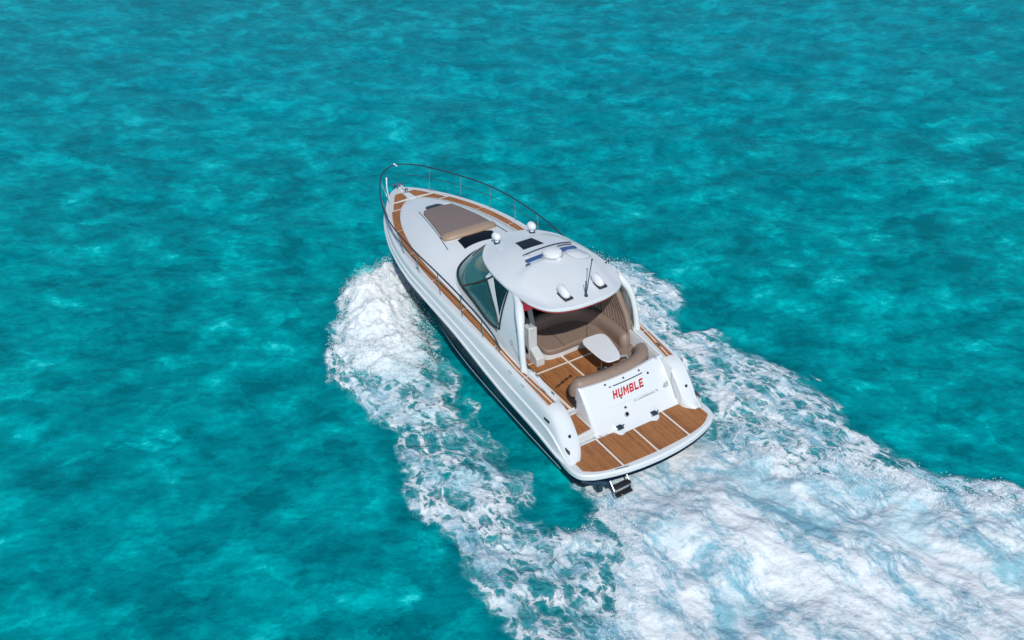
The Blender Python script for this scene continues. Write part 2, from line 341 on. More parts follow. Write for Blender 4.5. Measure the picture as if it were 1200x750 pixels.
# badge and script on the cabin side panel
for s in (1, -1):
    tb = MB(); ring = [HS(.86+.012*math.cos(t), .2+.04*math.sin(t), .022, s) for t in np.linspace(0, 2*math.pi, 13)]
    tb.tube(ring, .008, 5); pts = [HS(.875+.075*k/24, .16-.1*k/24+.012*math.sin(k*2.1), .022, s) for k in range(25)]; tb.tube(pts, .008, 5)
    tb.build('script_badge', 'grey', house)
    for (u, h, r) in ((.9, .93, .035), (.93, .82, .035), (.955, .56, .04)):
        p = HS(u, h, .05, s); MB().lathe(p, [(.001, -r), (r*.8, -r*.7), (r, 0), (r*.7, r*.8), (.001, r)], 10).build('navigation_light', 'frame' if h < .6 else 'steeld', house)
# ---------------------------------------------------------------- hardtop
ol = [(7.2, 0), (7.14, .35), (7.02, .65), (6.8, .93), (6.45, 1.18), (6.1, 1.32), (5.5, 1.43), (4.9, 1.47), (4.3, 1.46), (3.8, 1.41), (3.45, 1.3), (3.18, 1.12), (3.0, .85), (2.89, .45), (2.86, 0)]
half = spl(ol, 48); outl = [(x, y) for x, y in half]+[(x, -y) for x, y in half[::-1][1:-1]]
zr = F([(2.8, 3.38), (4, 3.42), (5.5, 3.45), (7.2, 3.5)]); crown = F([(0, 1), (.5, .93), (.8, .72), (.93, .42), (1.0, 0)])
def zroof(x, y):
    c = (5.0, 0); dx, dy = x-c[0], y
    r = max(math.hypot(dx/2.2, dy/1.48), 0); r = min(r, 1); top = F([(2.8, 3.5), (3.4, 3.58), (4, 3.67), (5, 3.77), (6, 3.79), (6.8, 3.68), (7.2, 3.58)])(x)
    z = zr(x)+.03+(top-zr(x)-.03)*(1-r**2.6)
    k = min(1, max(0, (5.0-x-.16*abs(y)**3)/.2))*min(1, max(0, (1.08-abs(y)+.12*(x-3.2))/.2)); k = k*k*(3-2*k)
    return z+.045*k
G = []
for t in np.concatenate([np.linspace(0, .9, 30), [.93, .96, .985, 1.0]]):
    G.append([((5.0+(x-5.0)*t), y*t, zroof(5.0+(x-5.0)*t, y*t)) for x, y in outl])
rim = [[(5+(x-5)*k, y*k, zr(x)+z) for x, y in outl] for k, z in ((1.006, .01), (1.004, -.03), (.985, -.05), (.94, -.045))]
hard = MB().grid(G+rim, closev=True).build('hardtop', 'gel', Y, smooth=45)
und = [[(5+(x-5)*k, y*k, zr(x)-.045+(1-k)*.14) for x, y in outl] for k in (.94, .7, .4, .02)]
MB().grid(und, closev=True).build('headliner', 'head', hard)
tr = [(5+(x-5)*.985, y*.985, zr(x)-.07) for x, y in half[31:]]; tr = tr+[(x, -y, z) for x, y, z in tr[::-1][1:6]]
MB().tube(tr, .022, 6).build('edge_trim', 'red', hard)
for s in (1, -1):
    MB().add([(3.55, s*1.36, 3.36), (3.95, s*1.46, 3.37), (3.8, s*1.5, 3.2), (3.66, s*1.46, 3.24)], [(0, 1, 2, 3)]).build('canvas_flap', 'red', hard)
def onroof(name, pts, m, h, parent=hard, bevel=.01, z0=-.01): return MB().prism(pts, lambda x, y: zroof(x, y)+z0, lambda x, y: zroof(x, y)+h).build(name, m, parent, smooth=30, bevel=bevel)
hatch = onroof('roof_hatch', [(6.2, .27), (6.2, -.27), (5.66, -.33), (5.66, .33)], 'frame', .02)
onroof('hatch_pane', [(6.16, .23), (6.16, -.23), (5.7, -.29), (5.7, .29)], 'black', .027, hatch, 0)
# sliding-roof track line, spoiler slot
for (x0_, y0_, x1_, y1_) in ((5.32, .52, 5.42, -1.12),):
    onroof('roof_track', [(x0_+.05, y0_), (x0_-.07, y0_), (x1_-.07, y1_), (x1_+.05, y1_)], 'gel2', .03)
    MB().tube([(x0_+.06+(x1_-x0_)*t, y0_+(y1_-y0_)*t, zroof(x0_+(x1_-x0_)*t, y0_+(y1_-y0_)*t)+.02) for t in np.linspace(0, 1, 12)], .018, 6).build('track_seal', 'steeld', hard)
# blue strips either side of the radar
onroof('blue_panel', [(5.12, .62), (4.99, .62), (4.99, .1), (5.12, .1)], 'blue', .05)
onroof('blue_panel', [(5.13, -.48), (4.98, -.48), (5.02, -1.0), (5.17, -1.0)], 'blue', .065)
rx, ry = 4.93, -.13; rz_ = zroof(rx, ry)
MB().lathe((rx, ry, rz_), [(.262, .0), (.3, .005), (.3, .03), (.262, .035)], 28).build('radar_gasket', 'greyp', hard)
rd = MB().lathe((rx, ry, rz_), [(.001, .0), (.2, .0), (.255, .03), (.27, .07), (.255, .13), (.18, .165), (.08, .18), (.001, .182)], 28).build('radar_dome', 'white', hard, smooth=50)
MB().lathe((rx, ry, rz_), [(.1, -.02), (.17, .0), (.14, .05)], 20).build('radar_seat', 'frame', rd)
MB().box((rx-.3, ry-.0, zroof(rx-.3, ry)+.03), (.16, .13, .07)).build('radar_foot', 'white', rd, bevel=.02)
# flush satellite disc to starboard
cx, cy = 4.74, -.82
MB().grid([[(cx+r*math.cos(t), cy+r*math.sin(t), zroof(cx+r*math.cos(t), cy+r*math.sin(t))+z) for t in np.linspace(0, 2*math.pi, 33)[:-1]] for r, z in ((.33, -.01), (.33, .02), (.31, .028), (.01, .03))], closev=True).build('satellite_plate', 'gel', hard)
MB().tube([(cx+.335*math.cos(t), cy+.335*math.sin(t), zroof(cx+.335*math.cos(t), cy+.335*math.sin(t))+.012) for t in np.linspace(R(80), R(290), 26)], .014, 6).build('plate_gasket', 'greyp', hard)
MB().tube([(5.28+.02*t, -.52-.5*t, zroof(5.28, -.52-.5*t)+.04) for t in np.linspace(0, 1, 6)], .012, 6).build('wiper', 'frame', hard)
for y in (.53, -.53):      # two loudspeaker pods on the aft roof
    G = []
    for t, r, zz in ((-.0, .06, .07), (.05, .1, .12), (.17, .115, .14), (.34, .11, .13), (.39, .08, .09)):
        G.append([(3.18+t, y+r*math.cos(a), zroof(3.3, y)+.05+.3*t+zz*math.sin(a)) for a in np.linspace(0, 2*math.pi, 15)[:-1]])
    po = MB().grid(G, closev=True, cap=True).build('roof_pod', 'white', hard, smooth=55)
    MB().box((3.37, y, zroof(3.3, y)+.015), (.5, .25, .05)).build('pod_base', 'frame', po, bevel=.015)
for y in (.55, -.62):      # searchlight domes at the front edge
    z = zroof(6.72, y); lb = MB().grid([[(6.74+a_, y+r_*math.cos(t), z+.2+r_*math.sin(t)) for t in np.linspace(0, 2*math.pi, 19)[:-1]] for a_, r_ in ((-.12, .04), (-.1, .08), (-.04, .11), (.08, .12), (.12, .105), (.13, .08))], closev=True, cap=True)
    lb.lathe((6.74, y, z), [(.06, -.03), (.06, .1)], 12)
    lt_ = lb.build('searchlight', 'white', hard, smooth=50)
    MB().lathe((6.74, y, z), [(.09, -.04), (.09, .03), (.05, .05)], 14).build('light_base', 'steeld', lt_)
ab = MB().lathe((3.08, .05, zroof(3.1, 0)), [(.05, -.01), (.05, .03), (.025, .06)], 10); z = zroof(3.1, 0)
ab.tube([(3.1, .04, z), (3.45, -.38, z+.74)], .013, 6); ab.lathe((3.45, -.38, z+.72), [(.015, 0), (.03, .02), (.015, .05)], 8)
ab.tube([(3.12, .04, z+.05), (3.2, -.02, z+.36)], .014, 6); ab.build('antenna', 'steeld', hard)
cleat(4.86, .68, zroof(4.86, .68), R(90), 'frame', .16, 'roof_fitting', hard)
cleat(4.2, -1.44, zroof(4.2, -1.42), R(80), 'steeld', .14, 'roof_fitting', hard)
# ---------------------------------------------------------------- cockpit
ZS = .95
MB().grid([[(x, y, ZS-.01) for y in (-1.7, 1.7)] for x in (2.0, 4, 6.0)]).build('cockpit_sole', 'gel2', Y)
MB().grid([[(x, y, .5) for y in (-2.0, 2.0)] for x in (.5, 2.4)]).build('stern_sole', 'gel2', Y)
def tk(pts, z): return MB().prism(pts, z-.008, z+.008).build('cockpit_teak', 'teak', Y, smooth=0)
tk([(2.14, 1.12), (2.14, .09), (3.84, .09), (3.84, 1.12)], ZS)
tk([(2.14, .03), (2.14, -1.4), (3.84, -1.4), (3.84, .03)], ZS)
tk([(3.9, 1.55), (3.9, .09), (4.35, .09), (4.35, 1.55)], ZS)
tk([(3.9, .03), (3.9, -1.2), (4.35, -1.2), (4.35, .03)], ZS)
tk([(4.39, 1.6), (4.39, .93), (6.0, .93), (6.0, 1.6)], ZS)
tk([(2.14, 1.2), (2.14, 1.58), (3.84, 1.58), (3.84, 1.2)], ZS)
js = MB()
for (a, b, c, d) in ((2.14, 1.12, 3.84, 1.2), (3.84, -1.2, 3.9, 1.58), (2.14, .03, 3.84, .09), (3.9, .03, 4.35, .09), (4.35, .6, 4.39, 1.6)):
    js.prism([(a, b), (c, b), (c, d), (a, d)], ZS-.006, ZS+.006)
js.build('joint_strip', 'joint', Y, smooth=0)
lg = MB()                      # dark script logo inlaid in the cockpit teak
pts = [(3.06+.012*k/2+.0*k+.05*math.sin(k*2.1)*(1-.6*math.sin(k*.6)), 1.02-.0165*k, ZS+.014) for k in range(42)]
lg.tube(pts, .011, 5); lg.build('script_inlay', 'rubber', Y)
# liner walls
for s in (1, -1):
    MB().grid([[(x, s*1.63, sh(x)+.002), (x, s*1.6, sh(x)-.06), (x, s*1.6, .7)] for x in np.linspace(1.5 if s < 0 else 2.0, 6.2, 16)]).build('cockpit_liner', 'gel', Y, smooth=35)
    MB().grid([[(x, s*1.63, sh(x)+.004), (x, s*1.63, sh(x)+.03), (x, s*1.7, sh(x)+.035), (x, s*1.75, sh(x)+.004)] for x in np.linspace(1.95, 3.15, 8)]).build('coaming', 'gel', Y, smooth=35)
# port coaming rail fittings
for x in (2.15, 2.9, 3.1): cleat(x, 1.69, sh(x)+.035, 0, 'steel', .14, 'coaming_fitting')
# aft step panel / walkway to the platform
tk([(1.38, 1.06), (2.08, 1.06), (2.08, 1.5), (1.34, 1.58)], .77)
MB().prism([(1.26, 1.62), (1.28, 1.02), (2.14, 1.02), (2.14, 1.62)], .52, .762).build('walkway_step', 'gel', Y, bevel=.02)
MB().box((2.12, 1.32, .86), (.04, .6, .2)).build('step_riser', 'gel', Y, bevel=.01)
# wings: gunwale ends sweeping down to the platform
for s in (1, -1):
    G = []
    for x in np.linspace(.73, 1.95, 26):
        z = zt(x); wi = 1.62 if s < 0 else 1.62-.0; wi = 1.62+.22*max(0, (1.05-x)/.32)**1.5
        G.append([(x, s*(w(x)-.04), z), (x, s*(w(x)-.12), z+.012), (x, s*((w(x)+wi)/2), z+.016), (x, s*(wi+.05), z+.008), (x, s*wi, z-.03), (x, s*(wi-.01), .52)])
    wg = MB().grid(G); wg.add(G[0]+[(G[0][0][0], s*(w(.73)-.04), .52)], [tuple(range(7))])
    wo = wg.build('gunwale_wing', 'gel', Y, smooth=50)
    MB().lathe((1.18, s*1.85, zt(1.18)+.0), [(.001, .02), (.04, .02), (.045, 0), (.05, -.04)], 12).build('shore_power_inlet', 'steeld', wo)
    MB().box((.95, s*(w(.9)+.035), .82), (.2, .02, .1)).build('side_vent', 'frame', wo, bevel=.005)
    MB().box((1.75, s*(yn(1.75)*.35+w(1.75)*.65+.035), 1.28), (.22, .03, .06)).build('hull_fitting', 'frame', Y, bevel=.005)
    for x in (2.9, 3.5): cleat(x, s*(w(x)+.04), sh(x)-.12, 0, 'steel', .18, 'fairlead')
# transom module
xt = lambda y: 1.84+.1*((y+.1)/1.1)**2 if y > -1.3 else 1.84+.1*1.19+.02*( -1.3-y)/.35
def xb(y):
    b = 1.15+.03*max(0, y)
    if -.95 < y < .6: b = 1.0+.012*abs(y+.15)
    k = lambda a, c: max(0, 1-abs(y-a)/c)
    t1 = min(1, max(0, (y-.42)/.1)); t2 = min(1, max(0, (-.84-y)/.12))
    base_ = 1.15+.03*max(0, y); m = 1.0-.05*k(.36, .12)-.08*k(-.72, .15)
    f = max(t1, t2); f = f*f*(3-2*f); return m*(1-f)+base_*f
def TS(y, v, off=0):           # transom surface, v 0 bottom .. 1 top
    a = xb(y); b = xt(y); vv = v
    foot = max(0, 1-v/.22)**2; body = 1.17*(1-vv)+b*vv-.05*math.sin(math.pi*vv)
    x = body-(1.17-a)*foot; z = .555+(1.6-.555)*v
    return (x-off*.77, y, z+off*.64)
ys = np.linspace(1.03, -1.66, 90); G = []
for y in ys:
    e = max(0, (y-.93)/.1); xin = 2.0+.0*y
    row = [TS(y, v) for v in np.linspace(0, 1, 22)]
    row = [(x+.12*e*e*(1-z/2.2), yy, z) for x, yy, z in row]
    X = row[-1][0]; row += [(X+.03, y, 1.625), (X+.1, y, 1.61), (X+.14, y, 1.5), (X+.14, y, .8)]
    G.append(row)
tmb = MB().grid(G); tmb.add(G[0], [tuple(range(len(G[0])))])
trans = tmb.build('transom', 'gel', Y, smooth=40)
MB().tube([TS(-1.6, v, .008) for v in np.linspace(.12, 1, 12)], .01, 5).build('panel_seam', 'greyp', trans)
MB().tube([TS(y, .5, .004) for y in np.linspace(.38, -.95, 20)], .006, 5).build('locker_seam', 'gel2', trans)
MB().grid([[TS(y, v, .006) for v in (.885, .905)] for y in np.linspace(.12, -.86, 20)]).build('lid_gap', 'frame', trans)
MB().grid([[TS(y, v, .006) for v in (.885, .905)] for y in np.linspace(.24, .17, 4)]).build('lid_gap', 'frame', trans)
def dot(y, v, r, m='frame', name='hull_light', h=.02):
    p = Vector(TS(y, v)); n = Vector((-.77, 0, .64)); t = Vector((0, 1, 0)); b = n.cross(t)
    G = [[p+(t*math.cos(a)+b*math.sin(a))*rr+n*zz for a in np.linspace(0, 2*math.pi, 15)[:-1]] for rr, zz in ((r*1.1, -.01), (r, h), (r*.6, h+.004), (.001, h+.004))]
    return MB().grid(G, closev=True).build(name, m, trans)
for y in (.32, -.25, -.78): dot(y, .965, .026)
dot(-1.02, .84, .03); dot(.0, .62, .022); dot(-.72, .66, .022); dot(-.03, .4, .032)
dd = dot(-.02, .25, .075, 'greyp', 'exhaust_ring', .012); dot(-.02, .25, .05, 'black', 'exhaust_port', .016)
for y in (.36, -.72):
    b = MB(); b.box((xb(y)+.12, y, .72), (.16, .14, .03)); b.tube([(xb(y)+.02, y+.12, .75), (xb(y)+.03, y, .8), (xb(y)+.1, y-.1, .78)], .018, 6); b.build('stern_cleat', 'steeld', trans, bevel=.005)
MB().tube([(1.2, .95, .6), (1.1, .85, .615), (1.13, .7, .605)], .014, 6).build('door_latch', 'greyp', trans)
# lettering -------------------------------------------------------
def lettering(txt, size, yc_, v0, m, name, bold=0, shear=.0, rot=0, width=None):
    cu = bpy.data.curves.new('t', 'FONT'); cu.body = txt; cu.size = size; cu.shear = shear; cu.offset = bold; cu.resolution_u = 3; cu.extrude = .002
    cu.align_x = 'CENTER'
    o = bpy.data.objects.new('t', cu); C.objects.link(o); bpy.context.view_layer.update()
    me = bpy.data.meshes.new_from_object(o.evaluated_get(bpy.context.evaluated_depsgraph_get())); bpy.data.objects.remove(o)
    xs = [v.co.x for v in me.vertices]; k = width/(max(xs)-min(xs)) if width else 1
    for v in me.vertices:
        a, b, c = v.co; a *= k; a, b = a*math.cos(rot)-b*math.sin(rot), a*math.sin(rot)+b*math.cos(rot)
        v.co = Vector(TS(yc_-a, v0+b/1.33, .008+c))
    me.materials.clear(); me.materials.append(M[m]); o = bpy.data.objects.new(name, me); C.objects.link(o); o.parent = trans
    return o
LT = dict(H=[(0, 0, .3, 1), (.7, 0, 1, 1), (.3, .38, .7, .62)], U=[(0, .0, .3, 1), (.7, 0, 1, 1), (.3, 0, .7, .24)],
 M=[(0, 0, .24, 1), (.76, 0, 1, 1), 'V'], B=[(0, 0, .3, 1), (.3, 0, .88, .22), (.3, .4, .85, .6), (.3, .78, .88, 1), (.7, .1, 1, .45), (.68, .55, .97, .9)],
 L=[(0, 0, .3, 1), (.3, 0, 1, .24)], E=[(0, 0, .3, 1), (.3, 0, 1, .22), (.3, .39, .9, .6), (.3, .78, 1, 1)])
def block_word(word, ystart, hgt, adv, v0):
    xx = 0
    for ch in word:
        wd_ = .8*adv*(1.25 if ch == 'M' else 1); mb = MB(); k = .0
        for q in LT[ch]:
            k += .0003
            quads = [[(q[0], q[1]), (q[2], q[1]), (q[2], q[3]), (q[0], q[3])]] if q != 'V' else [[(.2, 1), (.4, .42), (.6, .42), (.5, .2), (.5, .2), (.2, .72)], [(.24, 1), (.5, .5), (.5, .15), (.24, .66)], [(.76, 1), (.76, .66), (.5, .15), (.5, .5)]][1:]
            for Q in quads:
                P3 = [TS(ystart-xx-(a*wd_+.22*(b-.5)*hgt), v0+b*hgt/1.3, .007+k) for a, b in Q]; mb.add(P3, [tuple(range(len(Q)))])
        mb.build('name_letter', 'redt', trans, smooth=0); xx += wd_+.2*adv
block_word('HUMBLE', .2, .215, .163, .645)
lettering('FT. LAUDERDALE, FL', .085, -.74, .43, 'grey', 'port_lettering', .001, .0, width=.82)
lettering('48', .2, -1.42, .42, 'grey', 'number_badge', .002, .3, rot=.2)
lettering('8', .16, -1.45, .99, 'grey', 'emblem', .0, .0)
# ---------------------------------------------------------------- swim platform
hp = [(1.25, 2.16), (.9, 2.2), (.6, 2.2), (.35, 2.12), (.2, 1.95), (.08, 1.7), (-.06, 1.2), (-.15, .6), (-.18, 0)]
hp = [tuple(p) for p in spl(hp, 36)]; po = hp+[(x, -y) for x, y in hp[::-1][1:]]
plat = MB().prism(po, .36, .545).build('swim_platform', 'gel', Y, smooth=40, bevel=.045, seg=3)
po2 = [((x-1)*.96+1, y*.98) for x, y in po]; MB().prism(po2, .24, .36).build('platform_skirt', 'navy', plat, smooth=40)
po3 = [((x-1)*.55+1, y*.86) for x, y in po]; MB().prism(po3, -.25, .2).build('transom_underside', 'anti', plat, smooth=40)
af = F([(-2.1, .5), (-1.95, .38), (-1.72, .22), (-1.46, .12), (-.82, .03), (0, .0), (.82, .03), (1.46, .12), (1.72, .22), (1.95, .38), (2.1, .5)])
fe = lambda y: xb(y)-.015 if -1.75 < y < 1.0 else (1.17 if abs(y) < 1.75 else .9)
def pl(y0, y1):
    a = np.linspace(y0, y1, 26); f = [(fe(y), y) for y in a]; b = [(af(y), y) for y in a[::-1]]
    MB().prism(f+b, .54, .556).build('platform_teak', 'teak', plat, smooth=0)
pl(1.98, 1.06); pl(1.0, .02); pl(-.04, -1.01); pl(-1.07, -1.98)
for y in (1.03, -.01, -1.04): MB().prism([(xb(y), y-.022), (xb(y), y+.022), (af(y)-.02, y+.022), (af(y)-.02, y-.022)], .54, .553).build('joint_strip', 'joint', plat, smooth=0)
MB().box((-.02, 1.13, .56), (.1, .5, .03), R(-12)).build('ladder_hatch', 'gel', plat, bevel=.012)
MB().box((-.03, 1.13, .576), (.02, .36, .012), R(-12)).build('hatch_slot', 'frame', plat)
# ladder hanging under the platform
for y in (.98, 1.47): MB().tube([(-.02, y, .3), (-.2, y, .12), (-.27, y, -.4)], .022, 8).build('ladder_rail', 'steel', plat)
for z, x in ((.2, -.19), (.0, -.26), (-.22, -.3)): MB().box((x, 1.225, z), (.14, .46, .05)).build('ladder_step', 'rubber', plat, bevel=.01)
MB().box((-.17, 1.225, .1), (.02, .44, .14)).build('ladder_plate', 'greyp', plat, bevel=.008)
for y in (1.75, 2.0): MB().box((.1, y-.3, .12), (.16, .12, .2)).build('trim_tab', 'steeld', plat, bevel=.02)
MB().tube([(.35, 2.05, .3), (.2, 1.8, .24), (.0, 1.55, .26)], .05, 8).build('exhaust_outlet', 'steeld', plat)
# ---------------------------------------------------------------- seating
seat_in = [(4.6, .6), (4.28, .58), (4.14, .42), (4.1, .1), (4.12, -.4), (4.08, -.75), (3.85, -1.0), (3.45, -1.1), (3.05, -1.08), (2.8, -.95), (2.68, -.7), (2.66, -.3), (2.64, .1), (2.6, .5), (2.56, .85), (2.5, 1.0)]
seat_out = [(2.2, 1.0), (2.12, .4), (2.1, -.2), (2.15, -.9), (2.3, -1.4), (2.6, -1.58), (3.5, -1.58), (4.6, -1.58), (5.35, -1.4), (5.5, -.8), (5.5, 0), (5.5, .6)]
si = [tuple(p) for p in spl(seat_in, 60)]
so_ = [tuple(p) for p in spl(seat_out, 40)]
ring = si+so_
sb = MB().prism([(x+(.1 if x > 3.9 and y > -.8 else 0), y) for x, y in ring], ZS-.02, 1.18).build('seat_base', 'gel', Y, smooth=35, bevel=.015)
cush = MB().prism(ring, 1.18, 1.33).build('seat_cushion', 'vinyl', Y, smooth=45, bevel=.05, seg=3)
def seam(P): MB().tube(P, .007, 5).build('seam', 'frame', cush)
for P in ([(4.12, .0, 1.335), (5.2, -.05, 1.335)], [(4.1, -.72, 1.335), (4.9, -1.3, 1.335)], [(3.2, -1.1, 1.335), (3.15, -1.55, 1.335)], [(2.7, -.85, 1.335), (2.35, -1.25, 1.335)], [(2.66, -.2, 1.335), (2.3, -.25, 1.335)]): seam(P)
def roll(path, r0, m='vinyl', hgt=.26, name='backrest', zb=1.3):
    P = spl(path, 34); G = []
    n = len(P)
    for i, p in enumerate(P):
        t = P[min(i+1, n-1)]-P[max(i-1, 0)]; t = t/np.linalg.norm(t); a = np.array([t[1], -t[0]]) 
        e = min(1, (i+.6)/3.2, (n-i-.4)/3.2)**.5; r = r0*e
        prof = [(-r, 0), (-r*1.0, hgt*.5*e), (-r*.92, hgt*.85*e), (-r*.55, hgt*1.12*e), (0, hgt*1.2*e), (r*.55, hgt*1.12*e), (r*.92, hgt*.85*e), (r, hgt*.45*e), (r*.95, 0)]
        G.append([(p[0]+a[0]*u, p[1]+a[1]*u, zb+z) for u, z in prof])
    o = MB().grid(G, cap=True).build(name, m, Y, smooth=60)
    return o
roll([(2.28, 1.1), (2.2, .8), (2.13, .4), (2.1, 0), (2.12, -.5), (2.2, -.92), (2.36, -1.25), (2.58, -1.42), (2.76, -1.45)], .2, hgt=.37)
MB().prism([(2.06, .98), (2.5, .96), (2.5, 1.02), (2.06, 1.06)], ZS, 1.2).build('seat_end_shade', 'dark', Y)  # dark block standing in for the shade below the cushion overhang
roll([(3.08, -1.3), (3.35, -1.4), (4.0, -1.46), (4.6, -1.4), (5.05, -1.15), (5.28, -.7), (5.32, -.2), (5.32, .6)], .165, hgt=.36)
# ribbed upholstered side liner behind the starboard seat
for k in range(10):
    f = k/9.0
    MB().tube([(3.32+1.3*f, -1.66+.04*f, 1.5+.1*f), (3.52+1.3*f, -1.63, 2.1+.1*f), (3.8+1.25*f, -1.52, 2.7+.1*f), (4.1+1.1*f, -1.4, 3.3)], .1, 7, flat=.7).build('ribbed_side_panel', 'vinyl2' if 0 else 'vinyl', Y)
# port module with speaker and drink tray
MB().prism([(4.5, .66), (4.5, .93), (5.3, .95), (5.3, .66)], ZS, lambda x, y: 2.02).build('helm_module', 'gel2', Y, bevel=.03)
MB().prism([(4.12, .66), (4.12, .93), (4.5, .93), (4.5, .66)], ZS, lambda x, y: 1.22+.5*(x-4.12)).build('module_step', 'gel2', Y, bevel=.03)
rg = MB(); rg.tube([(4.85+.13*math.cos(t), .96, 1.78+.15*math.sin(t)) for t in np.linspace(0, 2*math.pi, 17)], .025, 6, cap=False); rg.build('ring_handle', 'white', Y)
G = [[(4.72+.2*math.cos(t)*r, .945+z, 1.3+.11*math.sin(t)*r+.05*math.cos(t)*r) for t in np.linspace(0, 2*math.pi, 19)[:-1]] for r, z in ((1, 0), (1, .012), (.8, .005), (.01, .004))]
MB().grid(G, closev=True).build('loudspeaker', 'rubber', Y)
MB().tube([(4.55, .75, 1.9), (4.7, .8, 2.7), (4.8, .85, 3.38)], .09, 8, flat=.6).build('roof_pillar', 'greyp', Y)
# helm and saloon interior, seen through the glass
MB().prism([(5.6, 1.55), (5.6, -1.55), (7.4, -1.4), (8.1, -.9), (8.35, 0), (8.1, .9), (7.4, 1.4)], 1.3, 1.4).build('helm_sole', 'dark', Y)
MB().prism([(7.0, 1.45), (7.0, -1.45), (7.7, -1.25), (8.1, -.9), (8.35, 0), (8.1, .9), (7.7, 1.25)], 2.2, lambda x, y: 2.2+.12*(x-7)).build('dashboard', 'head', Y, bevel=.03)
MB().prism([(5.45, 1.5), (5.45, -1.5), (5.6, -1.5), (5.6, 1.5)], ZS, 1.45).build('cockpit_bulkhead', 'gel2', Y)
hs = MB().box((6.1, .55, 1.75), (.55, .9, .16)); hs.box((5.82, .55, 2.1), (.14, .9, .6)); hs.box((6.1, .55, 1.5), (.4, .5, .4)); hs.build('helm_seat', 'vinyl', Y, bevel=.06, seg=3)
hs = MB().box((6.0, -.9, 1.75), (.6, 1.0, .16)); hs.box((5.7, -.9, 2.05), (.14, 1.0, .5)); hs.box((6.0, -.9, 1.5), (.5, .8, .4)); hs.build('companion_seat', 'vinyl', Y, bevel=.06, seg=3)
wl = MB(); wl.tube([(6.75+.08*math.sin(t), .55+.2*math.cos(t), 2.1+.18*math.sin(t)) for t in np.linspace(0, 2*math.pi, 17)], .018, 6, cap=False); wl.tube([(6.75, .55, 2.1), (7.0, .55, 2.05)], .03, 6); wl.tube([(6.75, .37, 2.1), (6.75, .73, 2.1)], .014, 5); wl.build('steering_wheel', 'steel', Y)
MB().prism([(5.0, 1.66), (7.4, 1.45), (7.4, 1.2), (6.9, 1.25), (5.0, 1.45)], 1.4, 2.0).build('side_console', 'gel2', Y, bevel=.03)
# table
tp = []
for t in np.linspace(0, 2*math.pi, 49)[:-1]:
    c_, q_ = math.cos(t), math.sin(t); u_ = .64*abs(c_)**.52*(1 if c_ > 0 else -1); v_ = .35*abs(q_)**.52*(1 if q_ > 0 else -1)*(1+.22*u_/.66); tp.append((3.05+u_+.06*v_, -.5+v_-.13*u_))
tab = MB().prism(tp, 1.655, 1.7).build('cockpit_table', 'white', Y, smooth=40, bevel=.015)
MB().lathe((3.06, -.52, ZS), [(.15, .0), (.15, .02), (.05, .05), (.045, .68), (.12, .7)], 18).build('table_post', 'steel', tab)
MB().tube([(2.55, -.72, 1.62), (2.62, -.98, 1.5), (2.6, -1.02, 1.36)], .035, 7).build('table_hinge', 'greyp', tab)
# ---------------------------------------------------------------- bow rails
rl = spl([(15.12, 0, 2.9), (15.02, .3, 2.9), (14.6, .72, 2.9), (14.1, 1.0, 2.9), (13.4, 1.32, 2.9), (12.3, 1.72, 2.9), (11.2, 2.0, 2.89), (10, 2.13, 2.87), (8.8, 2.17, 2.83), (7.5, 2.13, 2.74), (6.3, 2.08, 2.6), (5.2, 2.04, 2.42), (4.5, 2.02, 2.2), (4.2, 2.0, 1.92)], 80)
pts = [(x, y, z) for x, y, z in rl[::-1]]+[(x, -y, z) for x, y, z in rl[1:]]
rail = MB().tube(pts, .024, 8).build('bow_rail', 'steeld', Y)
def railat(x):
    k = np.interp(-x, -rl[:, 0], np.arange(len(rl))); i = min(int(k), len(rl)-2); t = k-i; return rl[i]*(1-t)+rl[i+1]*t
for s in (1, -1):
    for x in (14.05, 12.75, 11.4, 10.1, 8.8, 7.4, 6.1, 5.0):
        p = railat(x+.12); MB().tube([(x, s*(w(x)-.06), sh(x)), (p[0], s*p[1], p[2])], .013, 6).build('stanchion', 'steel', rail)
    mid = []
    for x in np.linspace(14.9, 8.8, 26):
        p = railat(x); mid.append((x, s*(p[1]*.55+(w(x)-.06)*.45), p[2]*.55+sh(x)*.45))
    MB().tube(mid, .011, 6).build('mid_rail', 'steeld', rail)
MB().tube([(14.05, .76, sh(14)), (14.32, .7, 2.5), (14.45, .62, 2.82)], [.01, .016, .028], 7).build('bow_light_staff', 'white', rail)
MB().tube([(15.1, -.1, 2.86), (15.14, .02, 2.94)], .035, 7).build('bow_light', 'white', rail)

# ================================================================ WATER
rng = np.random.RandomState(3)
perm = rng.permutation(256); perm = np.concatenate([perm, perm, perm]); ga = rng.rand(256)*2*np.pi
def perlin(x, y):
    xi = np.floor(x).astype(int); yi = np.floor(y).astype(int); xf = x-xi; yf = y-yi; xi &= 255; yi &= 255
    u = xf**3*(xf*(xf*6-15)+10); v = yf**3*(yf*(yf*6-15)+10)
    def g(a, b, dx, dy): h = ga[perm[perm[a]+b]]; return np.cos(h)*dx+np.sin(h)*dy
    n00 = g(xi, yi, xf, yf); n10 = g((xi+1) & 255, yi, xf-1, yf); n01 = g(xi, (yi+1) & 255, xf, yf-1); n11 = g((xi+1) & 255, (yi+1) & 255, xf-1, yf-1)
    return (n00*(1-u)+n10*u)*(1-v)+(n01*(1-u)+n11*u)*v
def fbm(x, y, o=4, s=0, g=.5):
    r = 0; a = 1
    for k in range(o): r = r+a*perlin(x*2**k+17.3*k+s, y*2**k+9.1*k-s); a *= g
    return r
